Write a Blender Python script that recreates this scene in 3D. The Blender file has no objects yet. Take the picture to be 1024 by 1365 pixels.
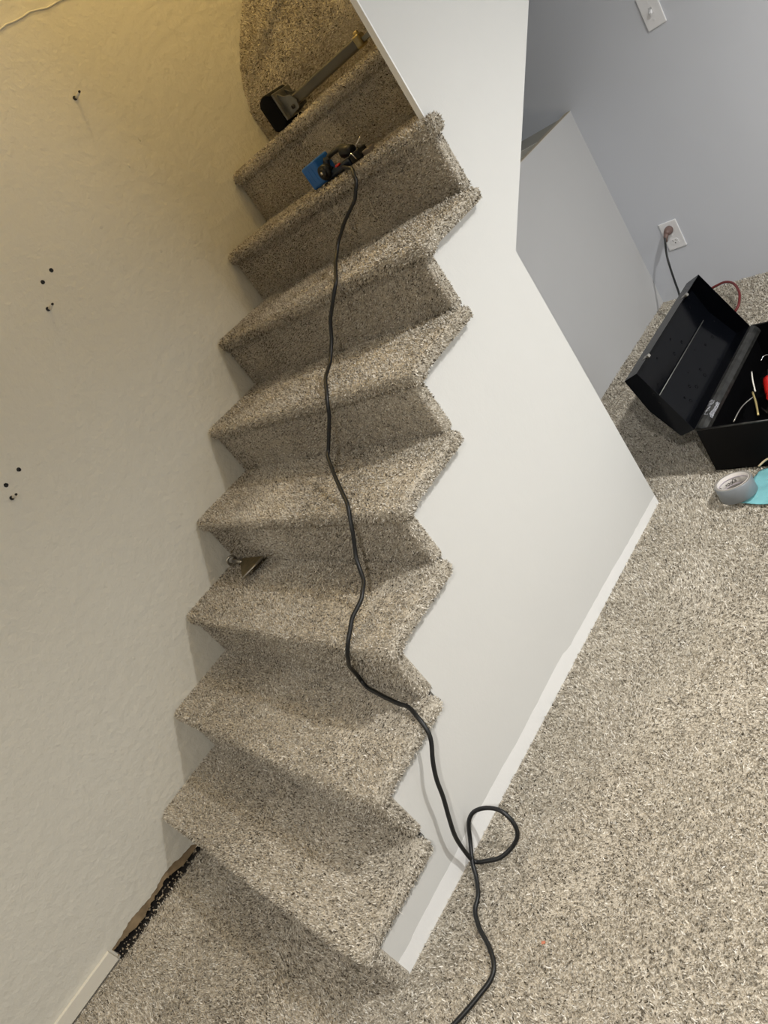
import bpy, bmesh, math, random
import numpy as np
from mathutils import Vector, Matrix

rng = np.random.default_rng(7)
random.seed(7)
C = bpy.context.scene.collection

# ------------------------------------------------------------------ measures
RISE = 0.19          # step height
RUN = 0.2472         # step depth
W = 1.0238           # outer face of the wall that carries the open side of the stairs
N = 0.005            # set-back of a riser's carpet from the nosing
YB = 2.952           # back wall
CEIL = 2.42

# ------------------------------------------------------------------ materials
def node_mat(name):
    m = bpy.data.materials.new(name); m.use_nodes = True
    nt = m.node_tree
    return m, nt, nt.nodes['Principled BSDF']

def plain(name, col, rough=0.5, metal=0.0, bump=0.0, bscale=200.0, spec=0.5, coat=0.0, var=0.0, vscale=30.0):
    m, nt, b = node_mat(name)
    b.inputs['Base Color'].default_value = (*col, 1)
    b.inputs['Roughness'].default_value = rough
    b.inputs['Metallic'].default_value = metal
    b.inputs['Specular IOR Level'].default_value = spec
    b.inputs['Coat Weight'].default_value = coat
    tc = nt.nodes.new('ShaderNodeTexCoord')
    if var:
        n = nt.nodes.new('ShaderNodeTexNoise'); n.inputs['Scale'].default_value = vscale; n.inputs['Detail'].default_value = 5
        nt.links.new(tc.outputs['Object'], n.inputs['Vector'])
        r = nt.nodes.new('ShaderNodeValToRGB')
        r.color_ramp.elements[0].position = 0.3; r.color_ramp.elements[1].position = 0.7
        r.color_ramp.elements[0].color = (*[c * (1 - var) for c in col], 1)
        r.color_ramp.elements[1].color = (*[min(1, c * (1 + var)) for c in col], 1)
        nt.links.new(n.outputs['Fac'], r.inputs['Fac']); nt.links.new(r.outputs['Color'], b.inputs['Base Color'])
    if bump:
        n = nt.nodes.new('ShaderNodeTexNoise'); n.inputs['Scale'].default_value = bscale; n.inputs['Detail'].default_value = 3
        nt.links.new(tc.outputs['Object'], n.inputs['Vector'])
        bp = nt.nodes.new('ShaderNodeBump'); bp.inputs['Strength'].default_value = bump; bp.inputs['Distance'].default_value = 0.002
        nt.links.new(n.outputs['Fac'], bp.inputs['Height']); nt.links.new(bp.outputs['Normal'], b.inputs['Normal'])
    return m

def wall_paint(name, col, lump=0.5, fine=0.3, deep=0.0022):
    m, nt, b = node_mat(name)
    b.inputs['Roughness'].default_value = 0.62
    b.inputs['Specular IOR Level'].default_value = 0.35
    tc = nt.nodes.new('ShaderNodeTexCoord')
    def noise(scale, detail, rough=0.5):
        n = nt.nodes.new('ShaderNodeTexNoise'); n.inputs['Scale'].default_value = scale
        n.inputs['Detail'].default_value = detail; n.inputs['Roughness'].default_value = rough
        nt.links.new(tc.outputs['Object'], n.inputs['Vector']); return n
    big = noise(2.3, 3); lmp = noise(34, 3, 0.55); fin = noise(230, 2)
    mx = nt.nodes.new('ShaderNodeValToRGB')
    mx.color_ramp.elements[0].position = 0.3; mx.color_ramp.elements[1].position = 0.75
    mx.color_ramp.elements[0].color = (*[c * 0.965 for c in col], 1); mx.color_ramp.elements[1].color = (*col, 1)
    nt.links.new(big.outputs['Fac'], mx.inputs['Fac']); nt.links.new(mx.outputs['Color'], b.inputs['Base Color'])
    b1 = nt.nodes.new('ShaderNodeBump'); b1.inputs['Strength'].default_value = lump; b1.inputs['Distance'].default_value = deep
    b2 = nt.nodes.new('ShaderNodeBump'); b2.inputs['Strength'].default_value = fine; b2.inputs['Distance'].default_value = 0.0006
    nt.links.new(lmp.outputs['Fac'], b1.inputs['Height']); nt.links.new(fin.outputs['Fac'], b2.inputs['Height'])
    nt.links.new(b1.outputs['Normal'], b2.inputs['Normal']); nt.links.new(b2.outputs['Normal'], b.inputs['Normal'])
    return m

def carpet_mat(name, base_only=False):
    m, nt, b = node_mat(name)
    b.inputs['Roughness'].default_value = 0.95
    b.inputs['Specular IOR Level'].default_value = 0.15
    r = nt.nodes.new('ShaderNodeValToRGB')
    cr = r.color_ramp
    stops = [(0.0, (0.09, 0.076, 0.056)), (0.25, (0.34, 0.305, 0.245)), (0.5, (0.60, 0.545, 0.455)), (0.78, (0.81, 0.755, 0.65)), (1.0, (0.96, 0.925, 0.85))]
    stops = [(p, tuple(v * 0.90 for v in c)) for p, c in stops]
    cr.elements[0].position = stops[0][0]; cr.elements[0].color = (*stops[0][1], 1)
    cr.elements[1].position = stops[-1][0]; cr.elements[1].color = (*stops[-1][1], 1)
    for p, c in stops[1:-1]:
        e = cr.elements.new(p); e.color = (*c, 1)
    if base_only:
        tc = nt.nodes.new('ShaderNodeTexCoord')
        n = nt.nodes.new('ShaderNodeTexNoise'); n.inputs['Scale'].default_value = 260; n.inputs['Detail'].default_value = 2
        nt.links.new(tc.outputs['Object'], n.inputs['Vector']); nt.links.new(n.outputs['Fac'], r.inputs['Fac'])
        bp = nt.nodes.new('ShaderNodeBump'); bp.inputs['Strength'].default_value = 1.0; bp.inputs['Distance'].default_value = 0.004
        nt.links.new(n.outputs['Fac'], bp.inputs['Height']); nt.links.new(bp.outputs['Normal'], b.inputs['Normal'])
    else:
        a = nt.nodes.new('ShaderNodeAttribute'); a.attribute_name = 'fibre'
        nt.links.new(a.outputs['Fac'], r.inputs['Fac'])
    nt.links.new(r.outputs['Color'], b.inputs['Base Color'])
    return m

M = dict(
    wall=wall_paint('white_wall_paint', (0.685, 0.685, 0.665), 0.25, 0.25),
    wall_l=wall_paint('stairwell_wall_paint', (0.73, 0.715, 0.645), 1.0, 0.6, 0.0042),
    wall_b=wall_paint('back_wall_paint', (0.66, 0.685, 0.74), 0.15, 0.2),
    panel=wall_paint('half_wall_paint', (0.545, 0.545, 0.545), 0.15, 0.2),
    edge=plain('bare_plaster_edge', (0.86, 0.85, 0.84), 0.6),
    ceil=plain('ceiling_white', (0.85, 0.84, 0.82), 0.9),
    far=plain('fill_cutting_wall', (0.30, 0.285, 0.26), 0.7),  # unseen room walls, darkened to cut the bounced fill
    strip=plain('old_white_paint_line', (0.90, 0.90, 0.89), 0.55, bump=0.3, bscale=120),
    board=plain('primed_board', (0.80, 0.77, 0.68), 0.5, bump=0.25, bscale=400),
    bare=plain('bare_drywall_paper', (0.30, 0.22, 0.13), 0.9, bump=0.6, bscale=90, var=0.35, vscale=25),
    dark=plain('gap_shade_black', (0.012, 0.010, 0.009), 0.9),  # black that puts the shade of the wall-foot recess into colour
    debris=plain('plaster_crumbs', (0.45, 0.38, 0.28), 0.9, var=0.5, vscale=60),
    ply=plain('raw_plywood', (0.20, 0.13, 0.07), 0.8, var=0.3, vscale=18),
    pile=carpet_mat('carpet_fibres'),
    backing=carpet_mat('carpet_backing', True),
    rubber=plain('black_cord_rubber', (0.010, 0.011, 0.012), 0.42, spec=0.45),
    redr=plain('red_cord_rubber', (0.15, 0.014, 0.013), 0.45),
    black=plain('black_enamel', (0.003, 0.003, 0.0035), 0.40, spec=0.12, bump=0.25, bscale=30),
    blackin=plain('black_enamel_inside', (0.0025, 0.003, 0.0045), 0.16, spec=0.13, bump=0.35, bscale=14),
    scuff=plain('scuffed_black_metal', (0.028, 0.028, 0.026), 0.38, 0.3, bump=0.8, bscale=60, var=0.6, vscale=40),
    rubpad=plain('black_cushion', (0.003, 0.003, 0.003), 0.7, spec=0.15),
    steel=plain('worn_steel', (0.42, 0.40, 0.36), 0.32, 1.0, bump=0.15, bscale=80),
    grey=plain('grey_enamel_steel', (0.20, 0.20, 0.185), 0.38, 0.6, var=0.15, vscale=30),
    tubem=plain('olive_grey_tube', (0.12, 0.115, 0.10), 0.42, 0.55, var=0.12, vscale=22),
    brass=plain('aged_brass', (0.34, 0.28, 0.15), 0.32, 1.0, var=0.3, vscale=90),
    brassd=plain('dull_brass_plate', (0.17, 0.135, 0.07), 0.45, 0.55, var=0.3, vscale=60),
    chrome=plain('chrome', (0.75, 0.74, 0.72), 0.15, 1.0),
    foil=plain('crumpled_foil', (0.7, 0.7, 0.72), 0.22, 1.0, bump=1.0, bscale=120),
    blue=plain('blue_plastic', (0.012, 0.13, 0.46), 0.38, var=0.1, vscale=30),
    navy=plain('dark_navy_plastic', (0.008, 0.016, 0.035), 0.35),
    redp=plain('red_plastic', (0.55, 0.015, 0.012), 0.22, coat=0.3),
    clear=plain('yellow_brass_bits', (0.55, 0.45, 0.20), 0.4, 0.6),
    plate=plain('white_plastic_plate', (0.86, 0.86, 0.87), 0.35),
    slot=plain('slot_dark', (0.01, 0.01, 0.01), 0.6),
    plug=plain('brown_grey_plug', (0.17, 0.11, 0.095), 0.45),
    anchor=plain('white_nylon_anchor', (0.75, 0.72, 0.65), 0.5),
    screw=plain('dark_screw_steel', (0.05, 0.045, 0.04), 0.4, 0.6),
    tape=plain('silver_duct_tape', (0.23, 0.25, 0.27), 0.38, 0.25, bump=0.15, bscale=400),
    tapeside=plain('tape_roll_side', (0.30, 0.28, 0.25), 0.55),
    core=plain('cardboard_core', (0.62, 0.58, 0.55), 0.7),
    ink=plain('black_ink', (0.015, 0.014, 0.013), 0.6),
    cloth=plain('light_blue_cloth', (0.19, 0.47, 0.51), 0.85, bump=0.4, bscale=350, var=0.08, vscale=30),
    stain=plain('cloth_stain', (0.13, 0.38, 0.46), 0.85),
    wood=plain('pale_wood', (0.62, 0.50, 0.33), 0.7),
)
def dent(m):
    nt = m.node_tree; b = nt.nodes['Principled BSDF']
    tc = nt.nodes.new('ShaderNodeTexCoord'); v = nt.nodes.new('ShaderNodeTexVoronoi'); v.inputs['Scale'].default_value = 26; v.inputs['Randomness'].default_value = 0.9
    nt.links.new(tc.outputs['Object'], v.inputs['Vector'])
    r = nt.nodes.new('ShaderNodeValToRGB'); r.color_ramp.elements[0].position = 0.11; r.color_ramp.elements[1].position = 0.16
    nt.links.new(v.outputs['Distance'], r.inputs['Fac'])
    bp = nt.nodes.new('ShaderNodeBump'); bp.inputs['Strength'].default_value = 0.9; bp.inputs['Distance'].default_value = 0.003
    nt.links.new(r.outputs['Color'], bp.inputs['Height'])
    old = b.inputs['Normal'].links[0].from_socket
    nt.links.new(old, bp.inputs['Normal']); nt.links.new(bp.outputs['Normal'], b.inputs['Normal'])
dent(M['blackin'])
def emit(name, col, s):
    m = bpy.data.materials.new(name); m.use_nodes = True; nt = m.node_tree
    nt.nodes.clear(); e = nt.nodes.new('ShaderNodeEmission'); o = nt.nodes.new('ShaderNodeOutputMaterial')
    e.inputs['Color'].default_value = (*col, 1); e.inputs['Strength'].default_value = s
    nt.links.new(e.outputs[0], o.inputs[0]); return m

# ------------------------------------------------------------------ helpers
def link_mesh(name, verts, faces, mat, parent=None, smooth=False):
    me = bpy.data.meshes.new(name); me.from_pydata([tuple(v) for v in verts], [], faces); me.update()
    for m in (mat if isinstance(mat, (list, tuple)) else [mat]): me.materials.append(m)
    if smooth: me.polygons.foreach_set('use_smooth', [True] * len(me.polygons))
    o = bpy.data.objects.new(name, me); C.objects.link(o)
    if parent: o.parent = parent
    return o

def from_bm(name, bm, mat, parent=None, smooth=False):
    me = bpy.data.meshes.new(name); bm.normal_update(); bm.to_mesh(me); bm.free()
    for m in (mat if isinstance(mat, (list, tuple)) else [mat]): me.materials.append(m)
    if smooth: me.polygons.foreach_set('use_smooth', [True] * len(me.polygons))
    o = bpy.data.objects.new(name, me); C.objects.link(o)
    if parent: o.parent = parent
    return o

def bm_box(bm, lo, hi, mx=None, bev=0.0, seg=2, mi=0):
    r = bmesh.ops.create_cube(bm, size=1.0)
    vs = r['verts']
    for v in vs:
        v.co = Vector([lo[i] + (v.co[i] + 0.5) * (hi[i] - lo[i]) for i in range(3)])
    fs = list({f for v in vs for f in v.link_faces})
    for f in fs: f.material_index = mi
    if bev:
        es = list({e for v in vs for e in v.link_edges})
        rr = bmesh.ops.bevel(bm, geom=es, offset=bev, segments=seg, profile=0.5, affect='EDGES')
        vs = list(set(rr['verts']) | {v for v in vs if v.is_valid})
        for f in rr['faces']: f.material_index = mi
        vs = list({v for f in rr['faces'] for v in f.verts} | set(vs))
    if mx is not None:
        for v in vs: v.co = mx @ v.co
    return vs

def bm_tube(bm, pts, rad, seg=12, caps=True, mi=0):
    P = [Vector(p) for p in pts]
    rads = rad if isinstance(rad, (list, tuple)) else [rad] * len(P)
    t0 = (P[1] - P[0]).normalized()
    up = Vector((0, 0, 1)) if abs(t0.z) < 0.9 else Vector((1, 0, 0))
    nrm = t0.cross(up).normalized()
    rings = []
    for i, p in enumerate(P):
        t = (P[min(i + 1, len(P) - 1)] - P[max(i - 1, 0)]).normalized()
        nrm = (nrm - t * nrm.dot(t)).normalized(); bi = t.cross(nrm)
        rings.append([bm.verts.new(p + (nrm * math.cos(a) + bi * math.sin(a)) * rads[i]) for a in [2 * math.pi * k / seg for k in range(seg)]])
    for a, b in zip(rings[:-1], rings[1:]):
        for k in range(seg):
            f = bm.faces.new((a[k], a[(k + 1) % seg], b[(k + 1) % seg], b[k])); f.smooth = True; f.material_index = mi
    if caps:
        for f in (bm.faces.new(rings[0][::-1]), bm.faces.new(rings[-1])): f.material_index = mi

def catmull(pts, n=6):
    P = [np.array(p, float) for p in pts]; P = [2 * P[0] - P[1]] + P + [2 * P[-1] - P[-2]]
    out = []
    for i in range(1, len(P) - 2):
        for k in range(n):
            t = k / n
            out.append(0.5 * ((2 * P[i]) + (-P[i - 1] + P[i + 1]) * t + (2 * P[i - 1] - 5 * P[i] + 4 * P[i + 1] - P[i + 2]) * t * t + (-P[i - 1] + 3 * P[i] - 3 * P[i + 1] + P[i + 2]) * t ** 3))
    out.append(P[-2]); return out

def bm_prism(bm, poly, axis, a, b, mi=0):
    """extrude a 2D polygon along an axis (0 x, 1 y, 2 z)"""
    def put(u, v, w):
        return {0: (w, u, v), 1: (u, w, v), 2: (u, v, w)}[axis]
    A = [bm.verts.new(put(u, v, a)) for u, v in poly]; B = [bm.verts.new(put(u, v, b)) for u, v in poly]
    n = len(poly); fs = [bm.faces.new(A), bm.faces.new(B[::-1])]
    for i in range(n): fs.append(bm.faces.new((A[i], B[i], B[(i + 1) % n], A[(i + 1) % n])))
    for f in fs: f.material_index = mi
    bmesh.ops.recalc_face_normals(bm, faces=fs)

def box(name, lo, hi, mat, parent=None, bev=0.0):
    bm = bmesh.new(); bm_box(bm, lo, hi, None, bev); return from_bm(name, bm, mat, parent)

def struct(o, label=None):
    o['kind'] = 'structure'
    if label: o['label'] = label
    return o

def tag(o, label, cat, group=None):
    o['label'] = label; o['category'] = cat
    if group: o['group'] = group
    return o

def thing(name, loc, label, cat, group=None, rz=0):
    o = bpy.data.objects.new(name, None); C.objects.link(o); o.location = loc; o.rotation_euler = (0, 0, rz)
    o.empty_display_size = 0.05
    return tag(o, label, cat, group)

def keep(o, parent):
    """parent without moving (children built in world coordinates)"""
    bpy.context.view_layer.update()
    o.parent = parent; o.matrix_parent_inverse = parent.matrix_world.inverted(); return o

# ------------------------------------------------------------------ carpet with real pile
_ph = [(rng.normal(0, 1, 3), rng.uniform(0, 6.28), rng.normal(0, 1, 3), rng.uniform(0, 6.28), rng.normal(0, 1, 3), rng.uniform(0, 6.28)) for _ in range(14)]
def field(P, scale):
    """three smooth random channels over space, about -1..1"""
    out = np.zeros((len(P), 3))
    for a, pa, b, pb, c, pc in _ph:
        out[:, 0] += np.sin(P @ a * scale + pa); out[:, 1] += np.sin(P @ b * scale + pb); out[:, 2] += np.sin(P @ c * scale + pc)
    return out / math.sqrt(len(_ph))

def norm(v): return v / (np.linalg.norm(v, axis=1, keepdims=True) + 1e-12)

def pile(V, F, density, length=0.0085, keepfn=None, long_share=0.0, width=0.0012, rnd=0.75, tone=0.0):
    """fibres scattered on triangles F of V: returns verts, tris, shade"""
    V = np.asarray(V, float); F = np.asarray(F)
    a, b, c = V[F[:, 0]], V[F[:, 1]], V[F[:, 2]]
    cr = np.cross(b - a, c - a); area = np.linalg.norm(cr, axis=1) / 2; nn = norm(cr)
    n = int(area.sum() * density)
    idx = rng.choice(len(F), n, p=area / area.sum())
    r1 = np.sqrt(rng.random(n)); r2 = rng.random(n)
    P = (1 - r1)[:, None] * a[idx] + (r1 * (1 - r2))[:, None] * b[idx] + (r1 * r2)[:, None] * c[idx]
    Nn = nn[idx]
    if keepfn is not None:
        k = keepfn(P, Nn); P = P[k]; Nn = Nn[k]; n = len(P)
    f1 = field(P, 16.0); f2 = field(P, 5.0); f3 = field(P, 60.0)
    lean = f1 * 0.50 + f2 * 0.42 + f3 * 0.18
    d0 = norm(Nn * 0.95 + lean + rng.normal(0, rnd * 0.55, (n, 3)))
    d1 = norm(d0 + rng.normal(0, rnd, (n, 3)))
    L = length * rng.uniform(0.7, 1.25, n); wd = width * rng.uniform(0.7, 1.3, n)
    sh = np.clip(rng.normal(0.56 + tone, 0.30, n) + 0.075 * f1[:, 2] + 0.055 * f2[:, 1], 0, 1)
    lg = rng.random(n) < long_share
    L[lg] *= 1.9; wd[lg] *= 0.75; sh[lg] = np.clip(rng.normal(0.9, 0.08, lg.sum()), 0, 1)
    d0[lg] = norm(Nn[lg] * 0.8 + rng.normal(0, 0.6, (lg.sum(), 3))); d1[lg] = norm(-Nn[lg] * 0.1 + rng.normal(0, 0.8, (lg.sum(), 3)))
    wv = norm(np.cross(d0, rng.normal(0, 1, (n, 3)))) * wd[:, None]
    mid = P + d0 * (L * 0.55)[:, None]; tip = mid + d1 * (L * 0.45)[:, None]
    out = np.stack([P - wv, P + wv, mid - wv, mid + wv, tip], 1).reshape(-1, 3)
    base = (np.arange(n) * 5)[:, None]
    T = np.concatenate([base + [0, 1, 3], base + [0, 3, 2], base + [2, 3, 4]], 1).reshape(-1, 3)
    return out, T, np.repeat(sh, 5)

def carpet_object(name, V, F, parts, parent=None):
    """base surface (tris) + fibre batches in one mesh"""
    V = np.asarray(V, float); F = np.asarray(F, int)
    vs = [V]; fs = [F]; sh = [np.full(len(V), 0.3)]; mi = [np.zeros(len(F), int)]; off = len(V)
    for pv, pf, ps in parts:
        vs.append(pv); fs.append(pf + off); sh.append(ps); mi.append(np.ones(len(pf), int)); off += len(pv)
    vs = np.concatenate(vs); fs = np.concatenate(fs); sh = np.concatenate(sh); mi = np.concatenate(mi)
    me = bpy.data.meshes.new(name)
    me.vertices.add(len(vs)); me.vertices.foreach_set('co', vs.astype(np.float32).ravel())
    me.loops.add(len(fs) * 3); me.loops.foreach_set('vertex_index', fs.astype(np.int32).ravel())
    me.polygons.add(len(fs)); me.polygons.foreach_set('loop_start', (np.arange(len(fs)) * 3).astype(np.int32))
    me.materials.append(M['backing']); me.materials.append(M['pile'])
    me.polygons.foreach_set('material_index', mi.astype(np.int32))
    me.update(calc_edges=True)
    at = me.attributes.new('fibre', 'FLOAT', 'POINT'); at.data.foreach_set('value', sh.astype(np.float32))
    o = bpy.data.objects.new(name, me); C.objects.link(o)
    if parent: o.parent = parent
    return o

def rounded_slab(lo, hi, rad, step=0.03, warp=None):
    """rounded box surface as grid triangles; rad = rounding radius"""
    lo = np.array(lo, float); hi = np.array(hi, float); V = []; F = []; off = 0
    for ax in range(3):
        u, v = [i for i in range(3) if i != ax]
        def ticks(i):
            inner = list(np.linspace(lo[i] + rad, hi[i] - rad, max(2, int((hi[i] - lo[i] - 2 * rad) / step) + 2)))
            e = [rad * (1 - math.cos(t)) for t in np.linspace(0, math.pi / 2, 5)[:-1]]
            e = [rad * s for s in (0, 0.25, 0.5, 0.75)]
            return np.array([lo[i] + s for s in e] + inner + [hi[i] - s for s in e[::-1]])
        tu, tv = ticks(u), ticks(v)
        for side in (0, 1):
            g = np.zeros((len(tu), len(tv), 3)); g[..., u] = tu[:, None]; g[..., v] = tv[None]; g[..., ax] = (lo, hi)[side][ax]
            p = g.reshape(-1, 3); inn = np.clip(p, lo + rad, hi - rad); d = p - inn
            p = inn + d / (np.linalg.norm(d, axis=1, keepdims=True) + 1e-9) * rad
            V.append(p)
            nu, nv = len(tu), len(tv)
            for i in range(nu - 1):
                for j in range(nv - 1):
                    q = [off + i * nv + j, off + (i + 1) * nv + j, off + (i + 1) * nv + j + 1, off + i * nv + j + 1]
                    flip = (side == 0) ^ (ax == 1)
                    if flip: q = q[::-1]
                    F.append((q[0], q[1], q[2])); F.append((q[0], q[2], q[3]))
            off += nu * nv
    V = np.concatenate(V)
    if warp is not None: V = warp(V)
    return V, np.array(F)

# ------------------------------------------------------------------ the setting
IN = W - 0.015       # inner face of the open side wall
def sawtooth_wall():
    pts = [(0.045, -0.01), (0.045, RISE - 0.035)]
    for k in range(1, 7):
        y = k * RUN + 0.045
        pts += [(y, k * RISE - 0.03), (y, (k + 1) * RISE - 0.035)]
    pts += [(1.517, 7 * RISE - 0.035), (1.517, 4.9), (3.4, 4.9), (3.4, 2.40), (1.563, 0.925), (1.563, -0.01)]
    bm = bmesh.new(); bm_prism(bm, pts, 0, IN, W); return bm
struct(from_bm('wall_stairside', sawtooth_wall(), M['wall']), 'white wall under the open side of the stairs, sawtooth top, rising past the upper steps')

struct(box('trim_6', (IN - 0.001, 1.5125, 1.325), (W + 0.0008, 1.517, 4.85), M['strip']), 'pale corner edge of the white wall beside the upper steps')
# left wall with its base zone cut back where the baseboard is gone
def left_wall():
    bm = bmesh.new()
    rr = random.Random(3)
    bot = []
    y = -3.2
    bot.append((-3.2, -0.01)); bot.append((-0.365, -0.01)); 
    yy = -0.365
    while yy < -0.01:
        bot.append((yy, 0.037 + 0.004 * math.sin(yy * 40) + rr.uniform(-0.002, 0.002) - 0.012 * max(0, (yy + 0.08) / 0.08))); yy += 0.008
    bot += [(0.0, 0.012), (0.02, -0.01), (3.4, -0.01)]
    poly = bot + [(3.4, 4.9), (-3.2, 4.9)]
    bm_prism(bm, poly, 0, -0.012, 0.0)
    return bm
lw = struct(from_bm('wall_left', left_wall(), M['wall_l']), 'off-white textured wall along the closed side of the stairs, lit yellow at the top')
rr = random.Random(12)
lo_ = [(y, max(0.001, 0.014 + 0.008 * math.sin(y * 31) + rr.uniform(-0.004, 0.004) - 0.014 * (y > -0.09))) for y in sorted(rr.uniform(-0.37, 0.0) for _ in range(60))]
bm = bmesh.new(); bm_prism(bm, lo_ + [(0.02, 0.0), (0.02, 0.05), (-0.375, 0.05)], 0, -0.02, -0.004)
bm_box(bm, (-0.03, -0.375, -0.012), (-0.022, 0.02, 0.05), None, 0, mi=1)  # back sheet coloured black as the shade in the recess
bare = from_bm('trim_1', bm, [M['bare'], M['dark']]); struct(bare, 'bare brown strip low on the left wall where the baseboard is missing')
bb = struct(box('baseboard_left', (0.0005, -3.1, 0.0), (0.013, -0.372, 0.044), M['board'], None, 0.0015), 'short end of cream baseboard at the foot of the left wall')
def crumbs():
    bm = bmesh.new(); rr = random.Random(5)
    bm_box(bm, (-0.03, -0.37, -0.0125), (0.022, 0.0, -0.0065))  # solid strip, its black stands for shade in the gap
    return bm
struct(from_bm('trim_2', crumbs(), M['dark']), 'black strip painted as the shade between carpet edge and bare wall base')
# crumbs of plaster lying in the gap
cr = bmesh.new(); rr = random.Random(9)
for i in range(110):
    y = rr.uniform(-0.37, 0.02); s = rr.uniform(0.0008, 0.003)
    mx = Matrix.Translation((rr.uniform(-0.016, 0.016), y, rr.uniform(-0.006, 0.004))) @ Matrix.Rotation(rr.uniform(0, 3), 4, 'Z') @ Matrix.Rotation(rr.uniform(0, 3), 4, 'X')
    bm_box(cr, (-s, -s * 0.7, -s * 0.5), (s, s * 0.7, s * 0.5), mx)
co = from_bm('plaster_crumbs', cr, M['debris']); co['kind'] = 'stuff'; tag(co, 'crumbs of plaster and wood in the gap at the foot of the left wall', 'debris')

struct(box('wall_back', (-0.012, YB, -0.01), (4.0, YB + 0.1, CEIL + 0.05), M['wall_b']), 'cool grey-white back wall with outlet and light switch')
struct(box('wall_right', (4.0, -3.2, -0.01), (4.1, 3.05, CEIL + 0.05), M['far']))
struct(box('wall_front', (-0.012, -3.3, -0.01), (4.1, -3.2, CEIL + 0.05), M['far']))
cb = bmesh.new()
bm_box(cb, (W, -3.2, CEIL), (4.1, 3.05, CEIL + 0.06)); bm_box(cb, (-0.012, -3.2, CEIL), (W, 0.2, CEIL + 0.06))
struct(from_bm('ceiling', cb, M['ceil']))
# stairwell above
sb = bmesh.new(); bm_box(sb, (-0.012, 0.14, CEIL), (W, 0.2, 4.9)); bm_box(sb, (IN, 0.14, CEIL), (W, 1.517, 4.9)); bm_box(sb, (-0.012, 3.35, 2.1), (W, 3.4, 4.9))
struct(from_bm('wall_stairwell', sb, M['wall_l']))
struct(box('ceiling_stairwell', (-0.05, 0.1, 4.9), (W + 0.05, 3.45, 4.95), M['ceil']))
# half wall below the stairs and its ledge
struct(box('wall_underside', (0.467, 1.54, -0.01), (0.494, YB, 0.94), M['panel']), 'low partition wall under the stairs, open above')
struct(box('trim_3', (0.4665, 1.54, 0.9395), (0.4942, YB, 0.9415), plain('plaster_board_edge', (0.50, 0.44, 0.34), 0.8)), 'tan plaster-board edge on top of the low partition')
lb = bmesh.new(); bm_box(lb, (0.0, 2.722, 0.90), (0.467, YB, 0.932))
struct(from_bm('floor_ledge', lb, plain('ledge_grey_board', (0.36, 0.35, 0.31), 0.9, bump=0.5)), 'grey ledge behind the low partition')
struct(box('trim_4', (0.0, 2.712, 0.90), (0.467, 2.722, 0.937), M['board']), 'pale edge strip of the ledge behind the low partition')
struct(box('floor_void', (0.0, 1.54, 0.55), (0.467, 2.712, 0.57), M['ply']), 'brown plywood seen in the gap behind the low partition')
# sloping soffit under the flight
so = bmesh.new()
bm_prism(so, [(1.563, 0.925), (3.4, 2.40), (3.4, 2.43), (1.563, 0.96)], 0, 0.0, IN); 
struct(from_bm('ceiling_soffit', so, M['wall_b']))
struct(box('wall_closet_end', (0.494, 1.535, -0.01), (IN, 1.5629, 0.93), M['wall']))
# ragged line of brighter paint left by the old baseboard on the stair side wall
def paint_line():
    rr = random.Random(2); top = []
    ctrl = [(0.047, 0.040), (0.2, 0.045), (0.45, 0.048), (0.62, 0.044), (0.74, 0.045), (0.9, 0.050), (0.93, 0.04), (1.232, 0.035), (1.36, 0.030), (1.55, 0.027)]
    y = 0.047
    while y < 1.5625:
        z = np.interp(y, [c[0] for c in ctrl], [c[1] for c in ctrl]) + rr.uniform(-0.0015, 0.0015)
        top.append((y, z)); y += 0.02
    top.append((1.5628, 0.027))
    poly = [(0.047, -0.005)] + [(1.5628, -0.005)] + top[::-1]
    bm = bmesh.new(); bm_prism(bm, poly, 0, W - 0.0005, W + 0.0003); return bm
struct(from_bm('baseboard_stairside', paint_line(), M['strip']), 'brighter ragged line of paint along the foot of the stair side wall')
# faint joint high on the left wall
jb = bmesh.new(); jp = [(0.0005, y, 2.19 + 0.004 * math.sin(y * 23) + 0.003 * math.sin(y * 61)) for y in np.arange(0.2, 3.3, 0.03)]
bm_tube(jb, jp, 0.003, 6); struct(from_bm('trim_5', jb, M['wall_l'], None, True), 'raised joint line high on the left wall')

# ------------------------------------------------------------------ floor carpet
def floor_geo():
    polys = [((0.012, -3.2), (4.0, 0.03)), ((W, 0.03), (4.0, YB)), ((0.494, 1.563), (W, YB)), ((0.012, 0.03), (W - 0.01, 0.06))]
    V = [(-0.06, -3.25, -0.013), (4.05, -3.25, -0.013), (4.05, 3.0, -0.013), (-0.06, 3.0, -0.013)]; F = [(0, 1, 2), (0, 2, 3)]
    for (x0, y0), (x1, y1) in polys:
        o = len(V); V += [(x0, y0, -0.007), (x1, y0, -0.007), (x1, y1, -0.007), (x0, y1, -0.007)]; F += [(o, o + 1, o + 2), (o, o + 2, o + 3)]
    return V, F
FV, FF = floor_geo()
def region(x0, y0, x1, y1):
    V = [(x0, y0, -0.007), (x1, y0, -0.007), (x1, y1, -0.007), (x0, y1, -0.007)]; return V, [(0, 1, 2), (0, 2, 3)]
batches = []
for x0, y0, x1, y1, dn, tn in ((0.015, -1.0, W, 0.05, 85000, 0.0), (W + 0.003, -0.9, 1.95, 1.65, 85000, 0.0), (1.95, -0.5, 2.3, 1.3, 40000, 0.0),
                               (0.497, 1.566, 1.9, YB - 0.003, 85000, -0.02), (W + 0.003, 1.566, 1.9, 1.65, 1000, 0)):
    V, F = region(x0, y0, x1, y1)
    batches.append(pile(V, F, dn, 0.0095, None, 0.035 if y1 < 2 else 0.01, 0.00125, 0.8, tn))
V, F = region(W + 0.003, 1.65, 1.9, 1.7)
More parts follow.
